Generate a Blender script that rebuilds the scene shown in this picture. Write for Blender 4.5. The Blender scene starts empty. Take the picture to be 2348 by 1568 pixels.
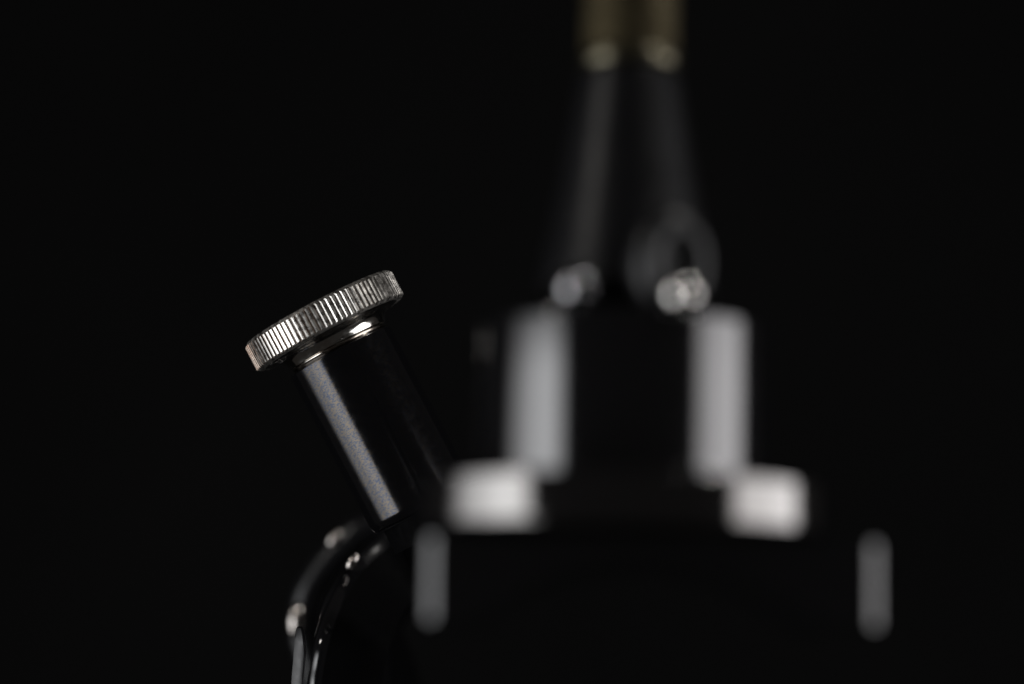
import bpy, bmesh, math, random
from mathutils import Vector, Matrix
random.seed(4)
S = bpy.context.scene
C = S.collection
MM = 0.001
# ---------------------------------------------------------------- camera
PITCH = math.radians(8.0)
LENS, SENSOR, FOCUS = 100.0, 36.0, 414.0
cam_d = bpy.data.cameras.new('camera'); cam = bpy.data.objects.new('camera', cam_d); C.objects.link(cam)
cam.location = (0, -0.414, 0.16); cam.rotation_euler = (math.pi/2 + PITCH, 0, 0)
cam_d.lens = LENS; cam_d.sensor_width = SENSOR; cam_d.clip_start = 0.01; cam_d.clip_end = 20
cam_d.dof.use_dof = True; cam_d.dof.focus_distance = (FOCUS-5)*MM; cam_d.dof.aperture_fstop = 9.5
S.camera = cam
# ---------------------------------------------------------------- world, lamps, exposure
w = bpy.data.worlds.new('World'); S.world = w; w.use_nodes = True
w.node_tree.nodes['Background'].inputs[0].default_value = (1.0, 0.92, 0.86, 1)
w.node_tree.nodes['Background'].inputs[1].default_value = 0.02
S.view_settings.view_transform = 'Standard'; S.view_settings.look = 'None'
S.view_settings.exposure = 0; S.view_settings.gamma = 1; S.view_settings.use_curve_mapping = False

TARGET = Vector((0.0, 0.0, 0.19))
def softbox(name, az, el, dist, wx, wy, radiance, col, spread=180):
    """az: degrees from the camera side, + to the right; el: degrees up"""
    a, e = math.radians(az), math.radians(el)
    d = Vector((math.sin(a)*math.cos(e), -math.cos(a)*math.cos(e), math.sin(e)))
    l = bpy.data.lights.new(name, 'AREA'); l.shape = 'RECTANGLE'; l.size = wx; l.size_y = wy
    l.energy = radiance*math.pi*wx*wy; l.color = col; l.spread = math.radians(spread)
    o = bpy.data.objects.new(name, l); C.objects.link(o)
    o.location = TARGET + d*dist
    o.rotation_euler = d.to_track_quat('Z', 'Y').to_euler()
    return o
def soften(o, u_stops, v_stops):
    """a real softbox is not even: its cloth is brighter towards one side and falls off at the rim"""
    l = o.data; l.use_nodes = True; nt = l.node_tree; N_, L_ = nt.nodes, nt.links
    em = N_['Emission']; g = N_.new('ShaderNodeNewGeometry'); sp = N_.new('ShaderNodeSeparateXYZ')
    L_.new(g.outputs['Parametric'], sp.inputs[0])
    outs = []
    for k, st in enumerate((u_stops, v_stops)):
        r_ = N_.new('ShaderNodeValToRGB'); r_.color_ramp.interpolation = 'EASE'
        e = r_.color_ramp.elements
        while len(e) < len(st): e.new(0.5)
        for i, (p_, c_) in enumerate(st): e[i].position = p_; e[i].color = (c_, c_, c_, 1)
        L_.new(sp.outputs[k], r_.inputs[0]); outs.append(r_)
    m_ = N_.new('ShaderNodeMath'); m_.operation = 'MULTIPLY'
    L_.new(outs[0].outputs[0], m_.inputs[0]); L_.new(outs[1].outputs[0], m_.inputs[1]); L_.new(m_.outputs[0], em.inputs['Strength'])
sb1 = softbox('softbox', -71.5, -11, 0.80, 0.82, 0.80, 5.6, (0.97, 0.98, 1.0))
soften(sb1, [(0, 0.03), (0.32, 0.55), (0.76, 1.12), (0.93, 1.0), (1, 0.3)], [(0, 0.2), (0.12, 1), (0.85, 1), (1, 0.1)])
sb2 = softbox('softbox', 74, 1, 0.80, 0.64, 0.60, 5.8, (1.0, 0.985, 1.0))
soften(sb2, [(0, 0.4), (0.1, 0.85), (0.9, 1.0), (1, 0.5)], [(0, 0.5), (0.1, 1), (0.6, 0.9), (1, 0.35)])
softbox('small_lamp', -56, 32, 0.80, 0.09, 0.09, 45.0, (1.0, 0.95, 0.90))
softbox('small_lamp', 62, 52, 0.80, 0.09, 0.09, 110.0, (1.0, 0.97, 0.93))

# ---------------------------------------------------------------- placing
cR = Vector((1, 0, 0)); cF = Vector((0, math.cos(PITCH), math.sin(PITCH))); cU = Vector((0, -math.sin(PITCH), math.cos(PITCH)))
def P(px, py, d):
    """a point seen at (px, py) of a 2347 x 1568 picture, d millimetres from the camera"""
    k = SENSOR/LENS/2347
    return cam.location + d*MM*(cF + cR*((px-1173.5)*k) - cU*((py-784)*k))
# ---------------------------------------------------------------- materials
def mat(name):
    m = bpy.data.materials.new(name); m.use_nodes = True
    return m, m.node_tree.nodes, m.node_tree.links, m.node_tree.nodes['Principled BSDF']
def tex(N, L, kind, scale, src='Object', sc=(1,1,1), **kw):
    tc = N.new('ShaderNodeTexCoord'); mp = N.new('ShaderNodeMapping'); mp.inputs['Scale'].default_value = sc
    t = N.new(kind); t.inputs['Scale'].default_value = scale
    for k, v in kw.items(): t.inputs[k].default_value = v
    L.new(tc.outputs[src], mp.inputs[0]); L.new(mp.outputs[0], t.inputs['Vector'])
    return t
def ramp(N, L, src, stops):
    r = N.new('ShaderNodeValToRGB'); L.new(src, r.inputs[0])
    e = r.color_ramp.elements
    while len(e) < len(stops): e.new(0.5)
    for i, (p, c) in enumerate(stops):
        e[i].position = p; e[i].color = (*c, 1) if len(c) == 3 else c
    return r
def bump(N, L, h, b, strength, dist):
    n = N.new('ShaderNodeBump'); n.inputs['Strength'].default_value = strength; n.inputs['Distance'].default_value = dist
    L.new(h, n.inputs['Height']); L.new(n.outputs[0], b.inputs['Normal'])
    return n
def black(name, rough=0.2, coat=0.6, tintvar=False, base=0.003, spec=0.5, coatrough=0.06, bstr=0.06, ior=1.5):
    m, N, L, b = mat(name)
    b.inputs['Base Color'].default_value = (base, base, base*1.15, 1)
    b.inputs['IOR'].default_value = ior
    b.inputs['Coat Weight'].default_value = coat; b.inputs['Coat Roughness'].default_value = coatrough
    b.inputs['Specular IOR Level'].default_value = spec
    n = tex(N, L, 'ShaderNodeTexNoise', 900, Detail=6)
    r = ramp(N, L, n.outputs[0], [(0.3, (rough*0.8,)*3), (0.75, (rough*1.25,)*3)])
    L.new(r.outputs[0], b.inputs['Roughness'])
    # dust
    v = tex(N, L, 'ShaderNodeTexVoronoi', 260)
    d = ramp(N, L, v.outputs['Distance'], [(0.0, (1,1,1)), (0.035, (0,0,0))])
    v2 = tex(N, L, 'ShaderNodeTexNoise', 60); g = ramp(N, L, v2.outputs[0], [(0.52, (0,0,0)), (0.6, (1,1,1))])
    mx = N.new('ShaderNodeMath'); mx.operation = 'MULTIPLY'; L.new(d.outputs[0], mx.inputs[0]); L.new(g.outputs[0], mx.inputs[1])
    mc = N.new('ShaderNodeMixRGB'); mc.inputs[1].default_value = (base, base, base*1.15, 1); mc.inputs[2].default_value = (0.25, 0.25, 0.26, 1)
    L.new(mx.outputs[0], mc.inputs[0]); L.new(mc.outputs[0], b.inputs['Base Color'])
    if tintvar:
        t = tex(N, L, 'ShaderNodeTexNoise', 2300, sc=(1, 1, 2.2), Detail=4, Roughness=0.7)
        tr = ramp(N, L, t.outputs[0], [(0.42, (0.40, 0.48, 0.70)), (0.5, (0.74, 0.73, 0.73)), (0.58, (1.0, 0.84, 0.66))])
        L.new(tr.outputs[0], b.inputs['Specular Tint'])
        s = tex(N, L, 'ShaderNodeTexNoise', 2200, sc=(1, 1, 6), Detail=4)
        bump(N, L, s.outputs[0], b, bstr, 0.00006)
    return m
def silver(name, rough=0.22, streak=True, even=False, base=(0.60, 0.585, 0.55), dark=(0.33, 0.25, 0.20)):
    m, N, L, b = mat(name)
    b.inputs['Metallic'].default_value = 1
    n = tex(N, L, 'ShaderNodeTexNoise', 330, Detail=7, Roughness=0.65)
    c = ramp(N, L, n.outputs[0], [(0.35, dark), (0.5, base), (1, base)])
    L.new(c.outputs[0], b.inputs['Base Color'])
    n2 = tex(N, L, 'ShaderNodeTexNoise', 1400, Detail=5)
    r = ramp(N, L, n2.outputs[0], [(0.3, (rough*0.7,)*3), (0.7, (rough*1.5,)*3)])
    if even: b.inputs['Roughness'].default_value = rough
    else: L.new(r.outputs[0], b.inputs['Roughness'])
    if streak:
        s = tex(N, L, 'ShaderNodeTexNoise', 1500, sc=(1, 1, 5), Detail=6)
        bump(N, L, s.outputs[0], b, 0.2, 0.00004)
    return m
M_tube = black('black_lacquer_scuffed', rough=0.14, coat=0.0, tintvar=True, spec=0.5, base=0.002)
M_gloss = black('black_enamel', rough=0.12, coat=0.35, coatrough=0.05)
M_cyl = black('black_paint_satin', rough=0.12, coat=0.45, coatrough=0.04)
M_cone = black('black_paint_dull', rough=0.38, coat=0.0, spec=0.13)
M_flange = black('black_enamel_bright', rough=0.10, coat=1.0, coatrough=0.03, ior=1.75)
M_flange.node_tree.nodes['Principled BSDF'].inputs['Coat Tint'].default_value = (1, 0.985, 0.965, 1)
M_flange.node_tree.nodes['Principled BSDF'].inputs['Specular Tint'].default_value = (1, 0.97, 0.94, 1)
M_silver = silver('nickel_worn', rough=0.28, base=(0.66, 0.64, 0.60), dark=(0.58, 0.55, 0.51))
M_groove = silver('nickel_tarnished', rough=0.30, base=(0.19, 0.155, 0.13), dark=(0.16, 0.10, 0.07))
M_polish = silver('nickel_polished', rough=0.13, streak=False, base=(0.62, 0.61, 0.58), dark=(0.5, 0.45, 0.4))
M_limbfar = black('black_enamel_limb_back', rough=0.3, coat=0.0, spec=0.22)
M_limb = black('black_enamel_limb', rough=0.08, coat=0.2, coatrough=0.03)
M_matt = black('black_matt', rough=0.7, coat=0, spec=0.02, base=0.001)
M_lug = black('black_paint_lug', rough=0.42, coat=0, spec=0.34)
M_strip = black('black_enamel_satin_edge', rough=0.32, coat=0.0, spec=0.3)
M_darkscrew = silver('dark_chrome', rough=0.15, even=True, streak=False, base=(0.27, 0.27, 0.28), dark=(0.24, 0.24, 0.24))
M_dome = silver('screw_steel', rough=0.15, even=True, streak=False, base=(0.5, 0.49, 0.47), dark=(0.45, 0.44, 0.42))
M_rimscrew = silver('rim_screw_steel', rough=0.2, even=True, streak=False, base=(0.36, 0.335, 0.315), dark=(0.3, 0.28, 0.26))
M_rim = silver('brass_rim', rough=0.26, streak=False, base=(0.085, 0.078, 0.055), dark=(0.06, 0.05, 0.035))
M_collar = silver('collar_worn_nickel', rough=0.16, streak=False, base=(0.30, 0.27, 0.235), dark=(0.24, 0.20, 0.17))
M_brass = silver('brass_dull', rough=0.58, streak=False, base=(0.042, 0.035, 0.020), dark=(0.026, 0.020, 0.012))
# ---------------------------------------------------------------- mesh helpers
def obj(name, bm, m, parent=None, smooth=True, autos=35):
    bmesh.ops.recalc_face_normals(bm, faces=bm.faces)
    me = bpy.data.meshes.new(name); bm.to_mesh(me); bm.free()
    o = bpy.data.objects.new(name, me); C.objects.link(o)
    me.materials.append(m)
    if smooth:
        for p in me.polygons: p.use_smooth = True
        a = math.radians(autos)
        b2 = bmesh.new(); b2.from_mesh(me)
        for e in b2.edges:
            if len(e.link_faces) == 2 and e.calc_face_angle(0) > a: e.smooth = False
        b2.to_mesh(me); b2.free()
    if parent: o.parent = parent
    return o
def lathe(prof, n=192, rad=None):
    """prof: list of (r, z) in mm; closed on the axis at both ends when r == 0"""
    bm = bmesh.new(); rings = []
    for r, z in prof:
        if r <= 1e-6: rings.append([bm.verts.new((0, 0, z*MM))])
        else: rings.append([bm.verts.new((r*MM*math.cos(2*math.pi*i/n), r*MM*math.sin(2*math.pi*i/n), z*MM)) for i in range(n)])
    for a, b in zip(rings, rings[1:]):
        for i in range(n):
            j = (i+1) % n
            if len(a) == 1 and len(b) > 1: bm.faces.new((a[0], b[j], b[i]))
            elif len(b) == 1 and len(a) > 1: bm.faces.new((a[i], a[j], b[0]))
            elif len(a) > 1: bm.faces.new((a[i], a[j], b[j], b[i]))
    return bm
def rnd(pts, rr=0.5, seg=5):
    """round the corners of a profile polyline"""
    out = [pts[0]]
    for k in range(1, len(pts)-1):
        p = Vector(pts[k]); a = Vector(pts[k-1])-p; b = Vector(pts[k+1])-p
        r = min(rr, a.length*0.45, b.length*0.45)
        if a.length < 1e-6 or b.length < 1e-6: out.append(pts[k]); continue
        s = p + a.normalized()*r; e = p + b.normalized()*r
        for t in range(seg+1):
            t /= seg
            q = s*(1-t)**2 + p*2*t*(1-t) + e*t*t
            out.append((q.x, q.y))
    out.append(pts[-1]); return out
def spline(pts, n=8):
    out = []
    for i in range(len(pts)-1):
        p0 = pts[max(i-1, 0)]; p1 = pts[i]; p2 = pts[i+1]; p3 = pts[min(i+2, len(pts)-1)]
        for k in range(n):
            t = k/n
            out.append(0.5*((2*p1) + (p2-p0)*t + (2*p0-5*p1+4*p2-p3)*t*t + (3*p1-p0-3*p2+p3)*t**3))
    out.append(pts[-1]); return out

# ---------------------------------------------------------------- backdrop
m, N, L, b = mat('backdrop_cloth')
n = tex(N, L, 'ShaderNodeTexNoise', 3, Detail=3)
r = ramp(N, L, n.outputs[0], [(0.3, (0.0072, 0.0072, 0.0073)), (0.7, (0.0092, 0.0092, 0.0093))])
L.new(r.outputs[0], b.inputs['Base Color']); b.inputs['Roughness'].default_value = 1; b.inputs['Specular IOR Level'].default_value = 0
bm = bmesh.new()
vs = []
NX = 24
for y, z in [(1.4, -1.5+0.25*k) for k in range(17)]:
    vs.append([bm.verts.new((-2.0+4.0*k/NX, y, z)) for k in range(NX+1)])
for a_, b_ in zip(vs, vs[1:]):
    for k in range(NX): bm.faces.new((a_[k], a_[k+1], b_[k+1], b_[k]))
o = obj('backdrop', bm, m); o['kind'] = 'structure'; o['label'] = 'plain matt black backdrop behind the instrument'

# ---------------------------------------------------------------- the instrument
root = bpy.data.objects.new('instrument', None); C.objects.link(root)
root['label'] = 'black metal optical instrument with a silver knurled knob on its slanted tube'
root['category'] = 'instrument'
bpy.context.view_layer.update()

# ---- slanted tube with the knurled knob (in focus) ----
KC = P(743.6, 735.7, FOCUS)                       # middle of the knurled rim
ang = math.radians(27.9)
view = (KC - cam.location).normalized()
ad = -cR*math.sin(ang) + cU*math.cos(ang)
# lean it in depth until the rim is seen 4.6 degrees from below
lo, hi = -0.5, 0.5
for _ in range(40):
    mid = (lo+hi)/2
    if ((ad + cF*mid).normalized()).dot(view) < math.sin(math.radians(4.6)): lo = mid
    else: hi = mid
AX = (ad + cF*mid).normalized()
side = AX.cross(view).normalized(); third = AX.cross(side)
MT = Matrix((side, third, AX)).transposed().to_4x4(); MT.translation = KC

def place(o, M): o.matrix_world = M
# knurled rim: flat lands with V grooves that run out at both chamfers
R, H, NT, DEP, CH = 12.0, 4.4, 92, 0.20, 0.50
bm = bmesh.new()
cols = []
for t in range(NT):
    base = 2*math.pi*t/NT; p = 2*math.pi/NT
    j = random.uniform(-0.015, 0.015)
    wl = 0.47 + random.uniform(-0.025, 0.025)
    dep = DEP*random.uniform(0.93, 1.05)
    for f, r in ((0.0+j, R), (wl*0.5+j, R+0.01), (wl+j, R), (wl+0.21+j, R-dep), (wl+0.27+j, R-dep)):
        cols.append((base+f*p, r))
rings = []
nc = len(cols); r_in = R-0.5
def zc(r): return CH*(r-r_in)/(R-r_in)
zs = []
for kind in range(4):
    ring = []
    for a, r in cols:
        if kind == 0: rr, z = r_in, -H/2
        elif kind == 1: rr, z = r, -H/2+zc(r)*0.8
        elif kind == 2: rr, z = r, H/2-zc(r)
        else: rr, z = r_in, H/2
        ring.append(bm.verts.new((rr*MM*math.cos(a), rr*MM*math.sin(a), z*MM)))
    rings.append(ring)
sidefaces = []
for q_, (a_, b_) in enumerate(zip(rings, rings[1:])):
    for i in range(nc):
        j = (i+1) % nc; f = bm.faces.new((a_[i], a_[j], b_[j], b_[i]))
        if q_ == 1: sidefaces.append(f)
bm.faces.new(rings[0][::-1]); bm.faces.new(rings[-1])
for k, f in enumerate(sidefaces):
    if f.is_valid and k % 5 in (2, 3): f.material_index = 1
knob = obj('knurled_knob', bm, M_silver, root, smooth=False); knob.data.materials.append(M_groove)
place(knob, MT)
for o_ in (knob,): o_['label'] = 'silver knurled knob, worn nickel with copper tones in the grooves'
# polished cove neck under the rim and collar
prof = [(0, -H/2-0.02), (10.7, -H/2-0.02), (10.5, -H/2-0.12)] + [(v.x, v.y) for v in spline([Vector(q) for q in
        [(10.2, -H/2-0.2), (9.1, -H/2-0.42), (8.35, -H/2-0.85), (7.95, -H/2-1.4), (7.75, -H/2-2.0)]], 6)] + [(7.3, -H/2-2.05), (7.0, -H/2-2.15), (7.0, -H/2-2.3), (0, -H/2-2.3)]
neck = obj('neck', lathe(prof), M_polish, knob); neck.matrix_parent_inverse = Matrix(); neck.matrix_basis = Matrix()
prof = rnd([(0, -H/2-2.25), (7.6, -H/2-2.25), (7.25, -H/2-3.1), (0, -H/2-3.1)], 0.12, 3)
collar = obj('collar', lathe(prof), M_collar, knob); collar.matrix_parent_inverse = Matrix(); collar.matrix_basis = Matrix()
# tube
TL = 25.8
T0 = -H/2-2.85
prof = rnd([(0, T0), (8.05, T0), (8.15, T0-0.12), (8.15, T0-TL+1.0), (7.8, T0-TL), (0, T0-TL-0.2)], 0.35, 5)
tube = obj('slanted_tube', lathe(prof), M_tube, root); place(tube, MT)

prof = [(0, T0-TL-0.3), (6.6, T0-TL-0.3), (6.6, T0-TL-4), (0, T0-TL-4)]
socket = obj('tube_socket', lathe(prof), M_matt, root); place(socket, MT)

# ---- foreground column (out of focus), a turned body on a vertical axis ----
DA = 295.0; K = DA*SENSOR/LENS/2347
base = P(1427, 1075, DA)                          # axis at the top of the flange
roll = math.radians(1.3)
MC = Matrix.Translation(base) @ Matrix.Rotation(roll, 4, 'Y')
def zz(py): return (1075-py)*K
def part(name, prof, m, rr=0.5, parent=root):
    o = obj(name, lathe(rnd(prof, rr)), m, parent)
    o.matrix_world = MC
    return o
part('top_tube', [(0, zz(-160)), (112*K, zz(-160)), (112*K, zz(104)), (0, zz(104))], M_brass, 0.2)
part('tube_rim', [(0, zz(104)), (112*K, zz(104)), (119*K, zz(112)), (119*K, zz(134)), (110*K, zz(146)), (0, zz(146))], M_rim, 0.9)
cone = [(0, zz(149))] + [(v.x, v.y) for v in spline([Vector((r*K, zz(y))) for r, y in
        [(116, 152), (134, 260), (152, 370), (170, 470), (186, 560), (197, 630), (200, 670)]], 6)]
cone += [(0, zz(672))]
part('cone', cone, M_cone, 0.2)
part('base_ring', [(0, zz(672)), (203*K, zz(672)), (203*K, zz(700)), (170*K, zz(712)), (160*K, zz(740)), (0, zz(740))], M_matt, 0.3)
part('cylinder', [(0, zz(741)), (316*K, zz(741)), (327*K, zz(752)), (327*K, zz(1118)), (0, zz(1120))], M_cyl, 0.5)
part('flange', [(0, zz(1121)), (479*K, zz(1122)), (482*K, zz(1125)), (482*K, zz(1226)), (470*K, zz(1238)), (0, zz(1238))], M_flange, 0.4)
def dome(px, py, d, rr, m=None, tilt=0, long=1.0):
    """a small domed screw head; tilt is the lean of its long side to the right of vertical, degrees"""
    bm = bmesh.new(); bmesh.ops.create_uvsphere(bm, u_segments=128, v_segments=64, radius=rr*MM)
    o = obj('dome_screw', bm, m or M_polish, root)
    o.matrix_world = Matrix.Translation(P(px, py, d)) @ Matrix.Rotation(math.radians(tilt), 4, 'Y') @ Matrix.Diagonal((1, 1, long, 1))
    return o
dome(1322, 661, DA-8.0, 1.9, M_darkscrew); dome(1563, 673, DA-11.5, 1.8, M_dome)
dome(680, 1422, 492, 1.55, M_rimscrew, 4, 1.9); dome(768, 1234, 492, 1.0, M_rimscrew, 38, 1.7)
dome(808, 1286, 437, 0.72, M_rimscrew, 33, 2.0)
sc = P(1536, 604, DA-9.8)
dirv = (-cF*0.90 + cR*0.42 + cU*0.02).normalized()
so = obj('round_lug', lathe([(0, 0.0), (1.1, 0.0), (1.5, 0.25)] + [(2.9-1.4*math.cos(a), 0.25+1.6*math.sin(a)) for a in [math.pi*k/16 for k in range(1, 16)]] + [(4.3, 0.25), (4.1, -1.6), (0, -1.6)], 96), M_lug, root)
so.matrix_world = Matrix.Translation(sc) @ dirv.to_track_quat('Z', 'Y').to_matrix().to_4x4() @ Matrix.Diagonal((0.95, 1.25, 1, 1))
# saddle under the flange, arched below
d0 = 278.0; k0 = d0*SENSOR/LENS/2347
cx = P(1497, 1238, d0)
hw = 529*k0; hz = 188*k0; dp = 42.0; cr = 2.2
outer = []
for sx, sy in ((1, 0), (1, 1), (-1, 1), (-1, 0)):
    ccx = sx*(hw-cr); ccy = cr if sy == 0 else dp-cr
    a0 = {(1, 0): -90, (1, 1): 0, (-1, 1): 90, (-1, 0): 180}[(sx, sy)]
    for k in range(9):
        a = math.radians(a0 + 90*k/8); outer.append((ccx+cr*math.cos(a), ccy+cr*math.sin(a)))
# densify the long front and back faces so that the arch can curve
dense = []
for i, p in enumerate(outer):
    q = outer[(i+1) % len(outer)]; dense.append(p)
    n_ = int(math.hypot(q[0]-p[0], q[1]-p[1])/1.2)
    for k in range(1, n_): dense.append((p[0]+(q[0]-p[0])*k/n_, p[1]+(q[1]-p[1])*k/n_))
Ra = 42.0
def under(x):
    top = -hz*0.16
    u = abs(x)
    inner = hw-5.5
    if u >= inner: return -hz
    sag = Ra-math.sqrt(max(Ra*Ra-u*u, 0)); full = Ra-math.sqrt(Ra*Ra-inner*inner)
    return top - (hz+top)*sag/full
bm = bmesh.new()
def capgrid(zf, flip):
    pass
tops = [bm.verts.new((x*MM, y*MM, 0)) for x, y in dense]
bots = [bm.verts.new((x*MM, y*MM, under(x)*MM)) for x, y in dense]
nD = len(dense)
for i in range(nD):
    j = (i+1) % nD; bm.faces.new((bots[i], bots[j], tops[j], tops[i]))
bm.faces.new(tops)
# underside: strips between front and back vertices with the same x
fr = sorted([v for v in bots if v.co.y < dp*MM/2], key=lambda v: v.co.x)
bk = sorted([v for v in bots if v.co.y >= dp*MM/2], key=lambda v: v.co.x)
nn = min(len(fr), len(bk))
for i in range(nn-1):
    try: bm.faces.new((fr[i], fr[i+1], bk[i+1], bk[i]))
    except ValueError: pass
o = obj('saddle', bm, M_gloss, root); o.matrix_world = Matrix.Translation(cx) @ Matrix.Rotation(math.radians(0.9), 4, 'Y')

# ---- curved limb that carries the slanted tube ----
near = spline([P(*p) for p in [(693, 1750, 419), (697, 1640, 419), (706, 1540, 420), (728, 1440, 422), (762, 1355, 430), (810, 1283, 440), (868, 1230, 445), (940, 1190, 445), (1200, 1130, 445)]], 10)
far = spline([P(*p) for p in [(740, 1740, 500), (700, 1600, 500), (668, 1510, 500), (655, 1440, 500), (668, 1355, 500), (705, 1290, 500), (767, 1222, 500), (850, 1170, 500), (1180, 1100, 500)]], 10)
bm = bmesh.new(); secs = []
n_ = len(near)
for i in range(n_):
    t = (near[min(i+1, n_-1)]-near[max(i-1, 0)]).normalized()
    t2 = (far[min(i+1, n_-1)]-far[max(i-1, 0)]).normalized()
    o1 = cF.cross(t).normalized(); o2 = cF.cross(t2).normalized()
    if o1.dot(P(1200, 1600, 414)-near[i]) > 0: o1 = -o1
    if o2.dot(P(1200, 1600, 414)-near[i]) > 0: o2 = -o2
    a, b_ = near[i], far[i]; rn, rf = 1.7*MM, 3.0*MM
    sec = [a - o1*11*MM, a - o1*(rn+0.5*MM)]
    for k in range(7):
        q = math.pi/2*k/6; sec.append(a - o1*rn*(1-math.sin(q)) + cF*rn*(1-math.cos(q)))
    v0 = b_ - o2*2*rf
    sec.append(a.lerp(v0, 0.3) ); sec.append(a.lerp(v0, 0.8))
    for k in range(11):
        q = -math.pi*0.35+math.pi*0.85*k/10; sec.append(b_ - o2*rf*(1-math.sin(q)) + cF*rf*(1-math.cos(q)))
    sec.append(b_ - o2*20*MM + cF*rf)
    secs.append([bm.verts.new(v) for v in sec])
ns = len(secs[0]); limbfaces = []
for a_, b_ in zip(secs, secs[1:]):
    for i in range(ns):
        j = (i+1) % ns; limbfaces.append(bm.faces.new((a_[i], a_[j], b_[j], b_[i])))
bm.faces.new(secs[0]); bm.faces.new(secs[-1][::-1])
for k, f in enumerate(limbfaces):
    if k % ns in (0, ns-1, ns-2): f.material_index = 1
    elif k % ns >= 10 or k//ns >= 52: f.material_index = 2
limb = obj('curved_limb', bm, M_limb, root); limb.data.materials.append(M_matt); limb.data.materials.append(M_limbfar)
# ---- thin bright edging strip at the foot of the limb ----
bm = bmesh.new()
pts = [P(*p) for p in [(684, 1440, 411), (685, 1500, 411), (680, 1570, 411), (677, 1700, 411), (676, 1900, 411)]]
prev = None
for k, p in enumerate(spline(pts, 4)):
    wv = (0.35 + 0.49*min(1, k/4)**0.6)*MM
    sec = [bm.verts.new(p + cR*x*wv + cF*y*MM) for x, y in ((-1, 1.0), (-0.7, 0.8), (0.8, 0.0), (1, 0.0), (1, 2.6), (-1, 2.6))]
    if prev:
        for i in range(6): bm.faces.new((prev[i], prev[(i+1) % 6], sec[(i+1) % 6], sec[i]))
    else: bm.faces.new(sec)
    prev = sec
bm.faces.new(prev[::-1])
obj('edge_strip', bm, M_strip, root)
